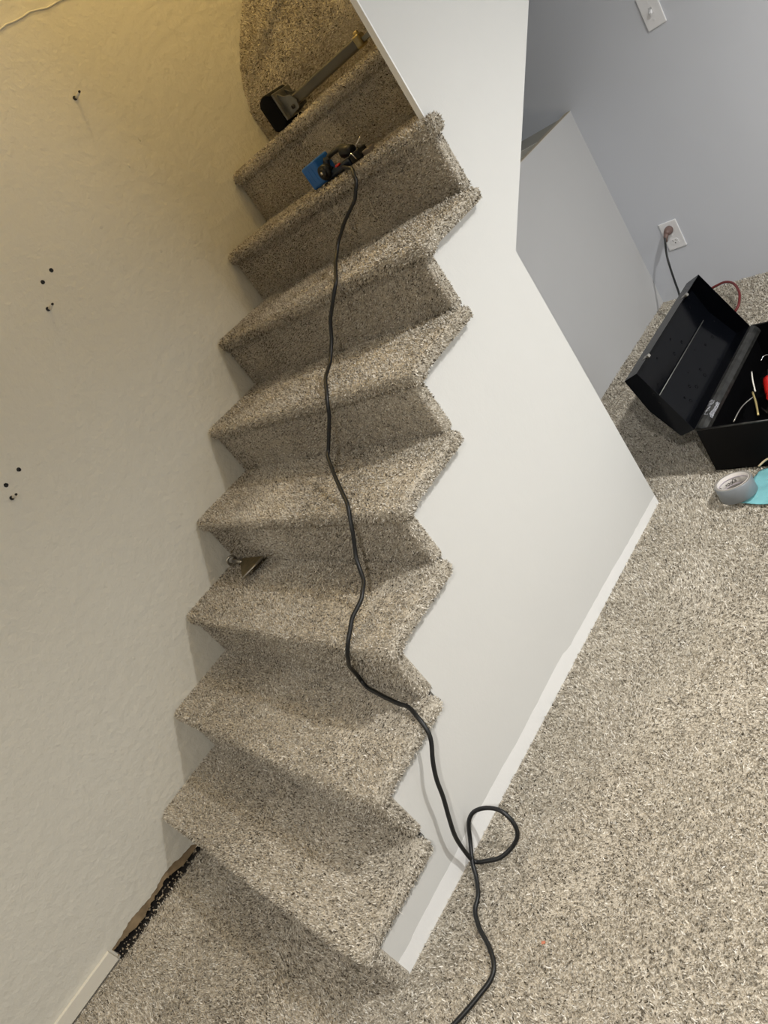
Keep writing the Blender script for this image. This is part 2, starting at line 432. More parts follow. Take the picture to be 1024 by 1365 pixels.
fl = carpet_object('floor', FV, FF, batches); struct(fl, 'grey-beige flecked cut-pile carpet covering the floor')

# ------------------------------------------------------------------ staircase
stair = thing('staircase', (0.5, 0.0, 0.0), 'grey-beige carpeted staircase rising from the floor between two white walls', 'staircase')
def tread_warp(k):
    y0 = (k - 1) * RUN; z0 = k * RISE
    def f(V):
        V = V.copy(); fl_ = field(V + k * 3.1, 7.0)
        V[:, 2] += 0.0018 * fl_[:, 0]
        front = np.clip(1 - (V[:, 1] - y0) / 0.07, 0, 1); right = np.clip((V[:, 0] - (W - 0.10)) / 0.12, 0, 1)
        V[:, 2] -= 0.010 * front * right
        V[:, 1] += 0.0025 * fl_[:, 1] * front + 0.010 * right ** 2 * front
        return V
    return f
seam_x = {2: 0.80, 3: 0.83, 4: 0.86, 5: 0.672, 6: 0.582, 7: 0.59}
DN = 95000
for k in range(1, 9):
    y0 = (k - 1) * RUN; z0 = k * RISE
    if k == 8: y0 -= 0.03; z0 = 1.522
    xr = W + 0.036 if k < 7 else IN
    yback = k * RUN + 0.036
    if k == 8: yback = 1.99
    V, F = rounded_slab((0.002, y0 + 0.004, z0 - 0.044), (xr, yback, z0 - 0.004), 0.018, 0.03, tread_warp(k))
    def keep_t(P, Nn, k=k, z0=z0, yb=yback):
        ok = ~((Nn[:, 2] < -0.6) & (P[:, 1] > (k - 1) * RUN + 0.06))
        ok &= ~((P[:, 1] > yb - 0.005) & (P[:, 0] < W - 0.02))
        ok &= P[:, 0] > 0.001
        return ok
    parts = [pile(V, F, DN, 0.0072, keep_t, 0.012, 0.0012, 0.7)]
    if k == 7:   # short wrapped end in front of the upper wall
        V2, F2 = rounded_slab((IN - 0.03, y0 + 0.004, z0 - 0.046), (W + 0.03, y0 + 0.05, z0 - 0.003), 0.017, 0.02, tread_warp(k))
        F = np.concatenate([F, F2 + len(V)]); parts.append(pile(V2, F2, DN, 0.0075, None, 0.02, 0.0012, 0.7)); V = np.concatenate([V, V2])
    step = carpet_object('stair_step', V, F, parts); keep(step, stair)
    # riser below this tread
    zb = z0 - RISE - 0.006 if k < 8 else 7 * RISE - 0.006
    xr2 = W + 0.004 if k < 8 else IN
    yr = y0 + 0.022
    V, F = rounded_slab((0.002, yr, zb), (xr2, yr + 0.035, z0 - 0.03), 0.008, 0.03)
    sx = seam_x.get(k)
    def keep_r(P, Nn, yr=yr, sx=sx, k=k):
        ok = (P[:, 1] < yr + 0.03) & (P[:, 0] > 0.001)
        if sx: ok &= np.abs(P[:, 0] - sx - 0.006 * np.sin(P[:, 2] * 60)) > 0.0035
        return ok
    rp = carpet_object('riser', V, F, [pile(V, F, DN, 0.006, keep_r, 0.0, 0.0011, 0.7, -0.02)]); keep(rp, step)

# loose carpet over the winding upper steps
def winder():
    nu, nv = 44, 60
    zs = np.linspace(1.50, 2.75, nv); xs = np.linspace(-0.002, IN, nu); V = np.zeros((nu, nv, 3))
    bz = [1.50, 1.55, 1.648, 1.70, 1.781, 1.841, 1.953, 2.10, 2.75]; by = [1.962, 1.95, 1.952, 1.975, 2.032, 2.09, 2.222, 2.38, 3.05]
    for i, x in enumerate(xs):
        q = x / IN
        for j, z in enumerate(zs):
            yb = np.interp(z, bz, by)
            y = 1.955 + (yb - 1.955) * (1 - 0.55 * max(q, 0.0) ** 0.8)
            for zr0, amp, wd in ((1.735, 0.028, 0.030), (1.90, 0.030, 0.034), (2.10, 0.04, 0.04)):
                zr = zr0 + 0.42 * x + 0.02 * math.sin(x * 9 + zr0 * 5)
                y -= min(1, 0.15 + x / 0.25) * amp * math.exp(-((z - zr) / wd) ** 2) * (0.6 + 0.4 * math.cos(x * 2))
            y += 0.006 * math.sin(x * 21 + z * 13) * q
            V[i, j] = (x, y, z)
    P = V.reshape(-1, 3); F = []
    for i in range(nu - 1):
        for j in range(nv - 1):
            a = i * nv + j; b = (i + 1) * nv + j
            F += [(a, b, b + 1), (a, b + 1, a + 1)]
    return P, np.array(F)
V, F = winder()
vis = lambda P, Nn: P[:, 2] < 2.35
up = carpet_object('winder_step', V, F, [pile(V, F, 80000, 0.0075, vis, 0.01, 0.0013, 0.6, -0.03)]); keep(up, stair)

# ------------------------------------------------------------------ cords
CORD = [(0.6293, 1.5777, 1.3431), (0.7283, 1.4967, 1.3368), (0.7569, 1.4829, 1.3278), (0.7689, 1.4655, 1.3128), (0.7735, 1.4554, 1.2974), (0.7657, 1.443, 1.281), (0.7533, 1.4348, 1.264), (0.7273, 1.4201, 1.2479), (0.6993, 1.4064, 1.2314), (0.6768, 1.3959, 1.214), (0.6607, 1.3795, 1.1973), (0.6615, 1.3543, 1.1792), (0.6787, 1.3158, 1.1637), (0.7065, 1.2764, 1.1513), (0.7316, 1.2398, 1.139), (0.7251, 1.2203, 1.1213), (0.7138, 1.2044, 1.1025), (0.7015, 1.1937, 1.0857), (0.6894, 1.1825, 1.0687), (0.6803, 1.1708, 1.0462), (0.6741, 1.1568, 1.0242), (0.6725, 1.1357, 1.0048), (0.68, 1.1081, 0.9878), (0.6939, 1.0754, 0.98), (0.7118, 1.0404, 0.9736), (0.7313, 1.0097, 0.9587), (0.7425, 0.9849, 0.9417), (0.7444, 0.97, 0.9242), (0.7381, 0.9602, 0.904), (0.7233, 0.9409, 0.873), (0.7089, 0.9209, 0.8417), (0.704, 0.9121, 0.8303), (0.7126, 0.8956, 0.8239), (0.742, 0.8684, 0.8089), (0.7833, 0.835, 0.7996), (0.83, 0.798, 0.7835), (0.8736, 0.7632, 0.7679), (0.8857, 0.7389, 0.7457), (0.8883, 0.7199, 0.7192), (0.8837, 0.7029, 0.6905), (0.8829, 0.6839, 0.6637), (0.8943, 0.666, 0.6425), (0.9126, 0.6449, 0.6256), (0.9242, 0.6227, 0.6208), (0.932, 0.6025, 0.614), (0.9322, 0.577, 0.6083), (0.932, 0.552, 0.6024), (0.9355, 0.5276, 0.5904), (0.9359, 0.5046, 0.5766), (0.9250, 0.4880, 0.5520), (0.9080, 0.4865, 0.5300),
        (0.8860, 0.4880, 0.5080), (0.8631, 0.4935, 0.4859), (0.8360, 0.5030, 0.4450), (0.8170, 0.5075, 0.4080), (0.8376, 0.4989, 0.392), (0.8750, 0.4930, 0.391), (0.9131, 0.4871, 0.391), (0.973, 0.4796, 0.391), (1.0126, 0.4773, 0.391), (1.0500, 0.4628, 0.383),
        (1.072, 0.4508, 0.3606), (1.078, 0.4367, 0.3377), (1.078, 0.4097, 0.3058), (1.075, 0.3878, 0.2658), (1.073, 0.3706, 0.2187), (1.07, 0.346, 0.1644), (1.064, 0.3294, 0.114), (1.054, 0.3235, 0.048), (1.058, 0.3230, 0.015), (1.0831, 0.3354, 0.012), (1.1153, 0.356, 0.012), (1.1388, 0.3892, 0.02), (1.1518, 0.4114, 0.04), (1.1462, 0.4251, 0.065), (1.1224, 0.4311, 0.09), (1.0856, 0.4241, 0.095), (1.0524, 0.4067, 0.09), (1.0397, 0.384, 0.075), (1.0385, 0.3559, 0.04), (1.0589, 0.3171, 0.022), (1.0783, 0.2943, 0.010), (1.1005, 0.2675, 0.008), (1.1081, 0.2526, 0.008), (1.1175, 0.2283, 0.008), (1.1479, 0.2033, 0.008), (1.1879, 0.1826, 0.008), (1.2186, 0.1581, 0.008), (1.2283, 0.1331, 0.008), (1.222, 0.1013, 0.008), (1.1976, 0.0284, 0.008), (1.1569, -0.0588, 0.008), (1.0921, -0.1502, 0.008)]
bm = bmesh.new(); bm_tube(bm, catmull(CORD, 4), 0.0052, 12)
tag(from_bm('extension_cord', bm, M['rubber'], None, True), 'long black cord trailing down the stairs and looping on the floor', 'cord')

RED = [(0.78, 2.70, 0.012), (0.745, 2.77, 0.02), (0.7364, 2.823, 0.03), (0.7658, 2.8452, 0.04), (0.8021, 2.846, 0.05), (0.8477, 2.8354, 0.06), (0.8934, 2.8001, 0.06), (0.9393, 2.7216, 0.06), (0.9527, 2.6765, 0.05), (0.952, 2.6391, 0.035), (0.9312, 2.6156, 0.02), (0.9135, 2.5809, 0.012), (0.87, 2.52, 0.008)]
bm = bmesh.new(); bm_tube(bm, catmull(RED, 5), 0.0052, 12)
tag(from_bm('power_cord', bm, M['redr'], None, True), 'dark red cord arching behind the open toolbox lid', 'cord')

pc = thing('power_cord', (0.66, 2.93, 0.32), 'short black power cord with brown plug hanging from the wall outlet', 'cord')
BLK = [(0.667, 2.93, 0.325), (0.664, 2.905, 0.314), (0.6615, 2.885, 0.296), (0.6565, 2.86, 0.2464), (0.6689, 2.82, 0.1995), (0.6958, 2.76, 0.1611), (0.722, 2.70, 0.12), (0.735, 2.62, 0.05), (0.74, 2.55, 0.012), (0.78, 2.46, 0.006)]
bm = bmesh.new(); bm_tube(bm, catmull(BLK, 5), 0.0043, 12); keep(from_bm('cable', bm, M['rubber'], None, True), pc)
bm = bmesh.new(); bm_tube(bm, [(0.667, 2.945, 0.318), (0.667, 2.938, 0.318), (0.667, 2.93, 0.318), (0.667, 2.915, 0.318), (0.666, 2.905, 0.316)], [0.017, 0.0185, 0.018, 0.014, 0.009], 20)
bm_tube(bm, [(0.666, 2.915, 0.318), (0.662, 2.90, 0.306), (0.66, 2.89, 0.29)], [0.012, 0.0095, 0.006], 14)
keep(from_bm('plug', bm, M['plug'], None, True), pc)

# ------------------------------------------------------------------ outlet, switch
wo = thing('wall_outlet', (0.667, YB, 0.288), 'white duplex outlet on the back wall, upper socket in use', 'outlet')
bm = bmesh.new(); bm_box(bm, (0.627, YB - 0.006, 0.224), (0.707, YB, 0.352), None, 0.003); keep(from_bm('cover_plate', bm, M['plate']), wo)
for zc in (0.318, 0.258):
    bm = bmesh.new()
    pl = [(0.667 + 0.0165 * math.copysign(min(1, abs(math.cos(a)) * 1.15), math.cos(a)), zc + 0.0145 * math.copysign(min(0.95, abs(math.sin(a)) * 1.2), math.sin(a))) for a in [2 * math.pi * i / 28 for i in range(28)]]
    bm_prism(bm, pl, 1, YB - 0.0075, YB - 0.004)
    s = keep(from_bm('socket', bm, M['plate']), wo)
    bm = bmesh.new()
    bm_box(bm, (0.659, YB - 0.0079, zc + 0.001), (0.6605, YB - 0.007, zc + 0.009)); bm_box(bm, (0.6725, YB - 0.0079, zc + 0.002), (0.674, YB - 0.007, zc + 0.009))
    bm_tube(bm, [(0.667, YB - 0.0079, zc - 0.006), (0.667, YB - 0.007, zc - 0.006)], 0.0026, 12)
    keep(from_bm('slot', bm, M['slot']), s)
bm = bmesh.new(); bm_tube(bm, [(0.667, YB - 0.0075, 0.288), (0.667, YB - 0.005, 0.288)], 0.003, 12); keep(from_bm('screw', bm, M['plate']), wo)

ls = thing('light_switch', (0.934, YB, 1.10), 'white light switch with small toggle, high on the back wall', 'switch')
bm = bmesh.new(); bm_box(bm, (0.898, YB - 0.006, 1.041), (0.970, YB, 1.158), None, 0.003); keep(from_bm('cover_plate', bm, M['plate']), ls)
bm = bmesh.new(); mx = Matrix.Translation((0.934, YB - 0.006, 1.098)) @ Matrix.Rotation(math.radians(28), 4, 'X'); bm_box(bm, (-0.0045, -0.014, -0.005), (0.0045, 0.004, 0.005), mx, 0.0015)
keep(from_bm('toggle', bm, M['plate']), ls)
bm = bmesh.new(); bm_box(bm, (0.9275, YB - 0.0066, 1.087), (0.9405, YB - 0.0055, 1.110)); keep(from_bm('toggle_frame', bm, plain('mid_grey_plastic', (0.6, 0.6, 0.61), 0.4)), ls)  # frame greyer than the cover plate
for zz in (1.128, 1.068):
    bm = bmesh.new(); bm_tube(bm, [(0.934, YB - 0.0075, zz), (0.934, YB - 0.005, zz)], 0.0028, 12); keep(from_bm('screw', bm, M['plate']), ls)

# ------------------------------------------------------------------ left wall: anchors and holes
def anchor(y, z, dy, label):
    t = thing('wall_anchor', (0, y, z), label, 'wall anchor', 'screws and anchors left in the left wall')
    bm = bmesh.new(); bm_tube(bm, [(-0.002, y, z), (0.012, y + dy * 0.4, z + 0.001), (0.026, y + dy, z + 0.003)], [0.0044, 0.0048, 0.0044], 10)
    bm_tube(bm, [(0.0002, y, z), (0.0016, y, z)], 0.0062, 14)
    keep(from_bm('sleeve', bm, M['anchor'], None, True), t)
    bm = bmesh.new(); bm_tube(bm, [(0.025, y + dy, z + 0.003), (0.031, y + dy * 1.15, z + 0.0035)], [0.0042, 0.003], 10); keep(from_bm('screw', bm, M['screw'], None, True), t)
    bm = bmesh.new(); bm_tube(bm, [(0.0004, y - 0.004, z + 0.001), (0.0022, y - 0.004, z + 0.001)], 0.0065, 14); keep(from_bm('torn_hole', bm, M['slot']), t)
anchor(1.405, 1.952, 0.006, 'white anchor sticking out high on the yellow-lit left wall, alone')
anchor(0.876, 1.530, 0.006, 'white anchor sticking out below the middle pair of holes in the left wall')
anchor(0.408, 1.197, 0.006, 'white anchor sticking out below the lowest pair of holes, near the picture edge')
for y, z in ((0.963, 1.609), (0.917, 1.597), (0.475, 1.244), (0.419, 1.234)):
    bm = bmesh.new(); bm_tube(bm, [(-0.004, y, z), (0.0008, y, z)], [0.0055, 0.0062], 16)
    for q in range(5):
        a = rr.uniform(0, 6.28); bm_tube(bm, [(0.0, y + 0.004 * math.cos(a), z + 0.004 * math.sin(a)), (0.0009, y + 0.004 * math.cos(a), z + 0.004 * math.sin(a))], 0.0028, 8)
    h = from_bm('screw_hole', bm, M['slot']); keep(h, lw)
for y, z in ((1.499, 1.767), (1.405, 1.722), (1.30, 1.47), (0.30, 0.60), (0.9, 1.9)):
    bm = bmesh.new(); bmesh.ops.create_icosphere(bm, subdivisions=2, radius=1.0)
    for v in bm.verts: v.co = Vector((v.co.x * 0.0016, v.co.y * 0.004 + y, v.co.z * 0.006 + z))
    h = from_bm('paint_lump', bm, M['wall_l'], None, True); keep(h, lw)

# ------------------------------------------------------------------ electric tool on step seven
st = thing('electric_stapler', (0.6, 1.56, 1.33), 'small blue and black corded electric tool lying on a step near the top', 'power tool')
bm = bmesh.new()
mx = Matrix.Translation((0.555, 1.568, 1.333)) @ Matrix.Rotation(math.radians(2), 4, 'Z') @ Matrix.Rotation(math.radians(-2), 4, 'Y')
bm_box(bm, (-0.034, -0.030, 0.0), (0.034, 0.036, 0.068), mx, 0.006, 3)
for i in range(3): bm_box(bm, (-0.026 + i * 0.016, -0.0306, 0.016), (-0.023 + i * 0.016, -0.029, 0.055), mx, 0.0004, 1)
keep(from_bm('blue_housing', bm, M['blue']), st)
bm = bmesh.new(); bm_box(bm, (0.572, 1.545, 1.331), (0.700, 1.60, 1.352), None, 0.007, 3)
bm_tube(bm, [(0.588, 1.572, 1.352), (0.584, 1.572, 1.366), (0.60, 1.574, 1.384)], [0.014, 0.012, 0.009], 12)
keep(from_bm('body', bm, M['navy']), st)
bm = bmesh.new(); bm_tube(bm, [(0.5985, 1.535, 1.358), (0.5985, 1.552, 1.358)], 0.021, 24); bm_tube(bm, [(0.5985, 1.529, 1.358), (0.5985, 1.537, 1.358)], 0.014, 20)
keep(from_bm('drum', bm, M['rubber'], None, True), st)
bm = bmesh.new(); bm_tube(bm, [(0.5985, 1.5275, 1.360), (0.5985, 1.531, 1.360)], 0.0045, 12); keep(from_bm('screw_head', bm, M['chrome'], None, True), st)
bm = bmesh.new(); bm_tube(bm, catmull([(0.570, 1.588, 1.376), (0.60, 1.59, 1.384), (0.64, 1.59, 1.385), (0.672, 1.588, 1.380), (0.686, 1.586, 1.368)], 5), 0.0075, 12)
keep(from_bm('handle', bm, plain('dark_olive_rubber', (0.05, 0.048, 0.038), 0.4), None, True), st)
bm = bmesh.new(); bm_tube(bm, [(0.675, 1.57, 1.372), (0.715, 1.568, 1.362)], [0.018, 0.012], 12); bm_box(bm, (0.70, 1.55, 1.331), (0.742, 1.59, 1.356), None, 0.004); keep(from_bm('nose_piece', bm, M['rubber']), st)
bm = bmesh.new(); bm_tube(bm, [(0.735, 1.563, 1.345), (0.74, 1.562, 1.366), (0.77, 1.56, 1.376)], 0.0022, 8); bm_tube(bm, [(0.705, 1.547, 1.350), (0.722, 1.546, 1.357), (0.728, 1.546, 1.338)], 0.0018, 8); keep(from_bm('wire_clip', bm, M['chrome'], None, True), st)
bm = bmesh.new(); bm_box(bm, (0.645, 1.540, 1.350), (0.665, 1.549, 1.356), Matrix.Identity(4), 0.003); keep(from_bm('trigger', bm, M['redp']), st)
bm = bmesh.new(); bm_box(bm, (0.740, 1.562, 1.329), (0.772, 1.585, 1.344), None, 0.003); keep(from_bm('tip_block', bm, plain('grey_brown_tip', (0.22, 0.19, 0.17), 0.6)), st)

# ------------------------------------------------------------------ knee kicker on step eight
kk = thing('knee_kicker', (0.30, 1.77, 1.522), 'steel carpet stretcher with black knee pad lying on the step behind', 'carpet tool')
A = math.radians(11)
mk = Matrix.Translation((0.368, 1.780, 1.524)) @ Matrix.Rotation(A, 4, 'Z')
bm = bmesh.new()
pr = [(-0.060, 0.008), (-0.052, 0.0), (-0.012, 0.0), (-0.004, 0.01), (-0.004, 0.095), (-0.012, 0.103), (-0.030, 0.106), (-0.050, 0.098), (-0.060, 0.085)]
bm_prism(bm, pr, 1, -0.052, 0.055)
for v in bm.verts: v.co = mk @ v.co
bmesh.ops.bevel(bm, geom=bm.edges[:], offset=0.004, segments=2, profile=0.5, affect='EDGES')
keep(from_bm('knee_pad', bm, M['rubpad']), kk)
bm = bmesh.new()
bm_box(bm, (-0.004, -0.045, 0.010), (0.004, 0.058, 0.094), mk, 0.003)
pr = [(0.003, 0.012), (0.05, 0.018), (0.055, 0.04), (0.045, 0.06), (0.02, 0.07), (0.003, 0.088)]
for s in (-0.026, 0.022):
    b2 = bmesh.new(); bm_prism(b2, pr, 1, s, s + 0.004)
    for v in b2.verts: v.co = mk @ v.co
    me = bpy.data.meshes.new('tmp'); b2.to_mesh(me); b2.free(); bm.from_mesh(me); bpy.data.meshes.remove(me)
keep(from_bm('bracket', bm, M['grey']), kk)
bm = bmesh.new(); bm_tube(bm, [mk @ Vector((0.034, -0.031, 0.03)), mk @ Vector((0.034, 0.03, 0.03))], 0.006, 14); keep(from_bm('pivot_bolt', bm, M['screw'], None, True), kk)
bm = bmesh.new(); mt_ = mk @ Matrix.Rotation(math.radians(-0.5), 4, 'Y')
bm_box(bm, (0.02, -0.017, 0.026), (0.325, 0.015, 0.058), mt_, 0.007, 3)
keep(from_bm('tube', bm, M['tubem']), kk)
bm = bmesh.new(); bm_box(bm, (0.318, -0.019, 0.024), (0.343, 0.017, 0.060), mt_, 0.007, 3)
bm_tube(bm, [mt_ @ Vector((0.330, -0.001, 0.055)), mt_ @ Vector((0.330, -0.001, 0.068))], [0.010, 0.008], 16)
keep(from_bm('collar', bm, M['brass']), kk)
bm = bmesh.new(); bm_box(bm, (0.338, -0.010, 0.032), (0.50, 0.008, 0.046), mt_, 0.002); keep(from_bm('inner_bar', bm, M['grey']), kk)
bm = bmesh.new(); bm_box(bm, (0.395, -0.040, 0.004), (0.50, 0.045, 0.020), mk, 0.004)
bm_tube(bm, [mk @ Vector((0.395, -0.038, 0.024)), mk @ Vector((0.395, 0.03, 0.024))], 0.006, 12)
keep(from_bm('pin_head', bm, M['chrome']), kk)

# ------------------------------------------------------------------ small brass scraper on step three
sc_ = thing('stair_tool', (0.10, 0.73, 0.57), 'small brass triangular tool with round steel grip lying against the wall', 'hand tool')
bm = bmesh.new()
tri = [(0.118, 0.742), (0.140, 0.716), (0.243, 0.655), (0.268, 0.744)]
v0 = [bm.verts.new((x, y, 0.584 + (x - 0.11) * 0.07 + 0.004 * (y > 0.7))) for x, y in tri]; v1 = [bm.verts.new(v.co + Vector((0, 0, 0.0025))) for v in v0]
bm.faces.new(v0[::-1]); bm.faces.new(v1)
for i in range(4): bm.faces.new((v0[i], v0[(i + 1) % 4], v1[(i + 1) % 4], v1[i]))
for v in (v0[3], v1[3]): pass
bmesh.ops.recalc_face_normals(bm, faces=bm.faces[:])
keep(from_bm('blade_plate', bm, M['brassd']), sc_)
bm = bmesh.new(); bm_tube(bm, [(0.243, 0.655, 0.5935), (0.268, 0.744, 0.599)], 0.0036, 10); keep(from_bm('blade_edge', bm, M['steel'], None, True), sc_)
bm = bmesh.new(); bm_tube(bm, [(0.072, 0.731, 0.592), (0.10, 0.730, 0.589), (0.135, 0.727, 0.590)], [0.0075, 0.0065, 0.005], 14); keep(from_bm('shank', bm, M['steel'], None, True), sc_)
bm = bmesh.new()
ring = [(0.064 + 0.010 * math.cos(a), 0.731 + 0.006 * math.cos(a + 1.2), 0.582 + 0.013 * math.sin(a)) for a in [2 * math.pi * i / 24 for i in range(25)]]
ring = [(0.063 + 0.004 * math.cos(a), 0.729 + 0.014 * math.cos(a), 0.594 + 0.014 * math.sin(a)) for a in [2 * math.pi * i / 24 for i in range(25)]]
bm_tube(bm, ring, 0.0045, 10, False); keep(from_bm('end_ring', bm, M['steel'], None, True), sc_)

# ------------------------------------------------------------------ toolbox
HX, Y0, Y1, TZ, TX1 = 1.173, 1.687, 2.228, 0.168, 1.415
tb = thing('toolbox', (1.29, 1.95, 0.0), 'open black metal toolbox standing on the carpet, lid thrown back', 'toolbox')
bm = bmesh.new(); t = 0.0018
bm_box(bm, (HX, Y0, 0.004), (TX1, Y1, 0.006 + t))
bm_box(bm, (HX, Y0, 0.004), (TX1, Y0 + t, TZ)); bm_box(bm, (HX, Y1 - t, 0.004), (TX1, Y1, TZ))
bm_box(bm, (HX, Y0, 0.004), (HX + t, Y1, TZ)); bm_box(bm, (TX1 - t, Y0, 0.004), (TX1, Y1, TZ))
keep(from_bm('body', bm, M['black']), tb)
bm = bmesh.new(); q = 0.003
for a, b in (((HX, Y0, TZ), (TX1, Y0, TZ)), ((HX, Y1, TZ), (TX1, Y1, TZ)), ((TX1, Y0, TZ), (TX1, Y1, TZ))): bm_tube(bm, [a, b], q, 10)
keep(from_bm('rim', bm, M['scuff'], None, True), tb)
# hinge flange, curved and scuffed
bm = bmesh.new(); prof = [(HX - 0.004, TZ + 0.003), (HX + 0.006, TZ + 0.005), (HX + 0.016, TZ + 0.001), (HX + 0.024, TZ - 0.012), (HX + 0.026, TZ - 0.024), (HX + 0.022, TZ - 0.024), (HX + 0.018, TZ - 0.012), (HX + 0.010, TZ - 0.004), (HX - 0.004, TZ - 0.001)]
b2 = [(x, z) for x, z in prof]
bm_prism(bm, b2, 1, Y0 + 0.004, Y1 - 0.004)
keep(from_bm('hinge_flange', bm, M['scuff']), tb)
bm = bmesh.new()
g = [[bm.verts.new((HX + 0.001 + 0.024 * i / 6, 1.752 + 0.072 * j / 8, TZ + 0.0065 - 0.018 * (i / 6) ** 2 + rr.uniform(-0.0012, 0.0012))) for j in range(9)] for i in range(7)]
for i in range(6):
    for j in range(8): bm.faces.new((g[i][j], g[i + 1][j], g[i + 1][j + 1], g[i][j + 1]))
r_ = bmesh.ops.solidify(bm, geom=bm.faces[:], thickness=0.0008)
keep(from_bm('foil_patch', bm, M['foil']), tb)
# lid: rotated shell, open face towards +x and up
ax = Vector((-0.345, 0, 0.938)).normalized()          # from hinge up the lid
dp = Vector((-0.938, 0, -0.345)).normalized()          # from rim to outer skin
def LP(s, d, y):
    p = Vector((HX - 0.003, 0, TZ + 0.004)) + ax * s + dp * d; return Vector((p.x, y, p.z))
LW_, LD = 0.245, 0.052
def shell(bm, prof, y0, y1, th):
    n = len(prof)
    for i in range(n - 1):
        (s0, d0), (s1, d1) = prof[i], prof[i + 1]
        vs = [LP(s0, d0, y0), LP(s1, d1, y0), LP(s1, d1, y1), LP(s0, d0, y1)]
        nr = (vs[1] - vs[0]).cross(vs[3] - vs[0]).normalized() * th
        A_ = [bm.verts.new(v) for v in vs]; B_ = [bm.verts.new(v + nr) for v in vs]
        bm.faces.new(A_[::-1]); bm.faces.new(B_)
        for k in range(4): bm.faces.new((A_[k], A_[(k + 1) % 4], B_[(k + 1) % 4], B_[k]))
prof = [(0.0, 0.0), (0.0, LD), (LW_ * 0.5, LD + 0.016), (LW_, LD), (LW_, 0.0)]
bm = bmesh.new(); shell(bm, prof, Y0, Y1, 0.0016)
for yy in (Y0, Y1 - 0.0016):
    A_ = [bm.verts.new(LP(s, d, yy)) for s, d in prof]; B_ = [bm.verts.new(LP(s, d, yy + 0.0016)) for s, d in prof]
    bm.faces.new(A_); bm.faces.new(B_[::-1])
    for k in range(5): bm.faces.new((A_[k], B_[k], B_[(k + 1) % 5], A_[(k + 1) % 5]))
bmesh.ops.recalc_face_normals(bm, faces=bm.faces[:])
lid = keep(from_bm('lid', bm, M['blackin']), tb)
bm = bmesh.new(); bm_tube(bm, [LP(LW_ * 0.5, LD + 0.012, Y0 + 0.02), LP(LW_ * 0.5, LD + 0.012, Y1 - 0.06)], 0.0016, 8); keep(from_bm('crease_line', bm, M['grey'], None, True), lid)
for yy in (1.774, 2.105):
    bm = bmesh.new()
    for s0, s1, d0, d1, hw in ((LW_ - 0.001, LW_ + 0.003, -0.003, 0.016, 0.009), (LW_ - 0.004, LW_ + 0.005, -0.006, 0.002, 0.006)):
        c8 = [LP(s, d, yy + w_) for s in (s0, s1) for d in (d0, d1) for w_ in (-hw, hw)]
        vv = [bm.verts.new(p) for p in c8]
        for f in ((0, 1, 3, 2), (4, 6, 7, 5), (0, 4, 5, 1), (2, 3, 7, 6), (0, 2, 6, 4), (1, 5, 7, 3)): bm.faces.new([vv[i] for i in f])
    bmesh.ops.recalc_face_normals(bm, faces=bm.faces[:])
    keep(from_bm('latch', bm, M['steel']), lid)

# contents of the toolbox
bm = bmesh.new()
a_, b_ = Vector((1.262, 2.02, 0.085)), Vector((1.345, 1.80, 0.10)); dd = (b_ - a_)
sd = thing('screwdriver', tuple(a_), 'red-handled screwdriver standing out among the tools in the black toolbox', 'screwdriver')
bm = bmesh.new(); bm_tube(bm, [a_, a_ + dd * 0.04, a_ + dd * 0.12, a_ + dd * 0.4, a_ + dd * 0.47, a_ + dd * 0.52], [0.012, 0.018, 0.0185, 0.0165, 0.013, 0.0145], 8); keep(from_bm('handle', bm, M['redp']), sd)
bm = bmesh.new(); bm_tube(bm, [a_ + dd * 0.5, b_ + dd * 0.1], 0.0035, 10); keep(from_bm('shaft', bm, M['steel'], None, True), sd)
def rod(name, pts, r, mat, label, cat, seg=8):
    b = bmesh.new(); bm_tube(b, catmull(pts, 4), r, seg); return tag(from_bm(name, b, mat, None, True), label, cat, None)
rod('wire', [(1.221, 2.022, 0.12), (1.243, 1.965, 0.125), (1.262, 1.916, 0.115)], 0.0022, M['anchor'], 'short whitish wire beside the red handle in the toolbox', 'wire')
rod('pick', [(1.262, 1.90, 0.125), (1.285, 1.85, 0.12), (1.308, 1.79, 0.115)], 0.0032, M['clear'], 'thin brass-coloured rod with a cross head inside the toolbox', 'hand tool')
rod('wire', [(1.236, 1.78, 0.11), (1.240, 1.82, 0.115), (1.244, 1.86, 0.112), (1.262, 1.90, 0.11)], 0.0028, M['steel'], 'bent silvery wire near the front of the toolbox', 'wire')
rod('hook', [(1.218, 2.108, 0.10), (1.222, 2.124, 0.105), (1.234, 2.128, 0.105), (1.246, 2.118, 0.10)], 0.0026, M['chrome'], 'small curved shiny hook deep at the back of the toolbox', 'hook')
rod('pliers', [(1.33, 1.74, 0.06), (1.36, 1.84, 0.062), (1.375, 1.95, 0.06), (1.385, 2.05, 0.055)], 0.007, M['brass'], 'yellowish metal tool lying right of the red handle', 'hand tool')
bm = bmesh.new()
for i in range(45):
    p = Vector((rr.uniform(1.21, 1.405), rr.uniform(1.70, 2.2), 0.0)); L = rr.uniform(0.03, 0.10); a = rr.uniform(0, 3.14); z = rr.uniform(0.012, 0.05)
    bm_tube(bm, [p + Vector((0, 0, z)), p + Vector((math.cos(a) * L * 0.3, math.sin(a) * L * 0.6, z + rr.uniform(0, 0.015)))], rr.uniform(0.002, 0.006), 8, mi=i % 3)
for v in bm.verts:
    v.co.x = min(max(v.co.x, 1.178), 1.408); v.co.y = min(max(v.co.y, 1.692), 2.22)
o = from_bm('loose_hardware', bm, [M['screw'], M['rubpad'], M['screw']], None, True); o['kind'] = 'stuff'; tag(o, 'dark jumble of small hardware in the bottom of the toolbox', 'hardware')

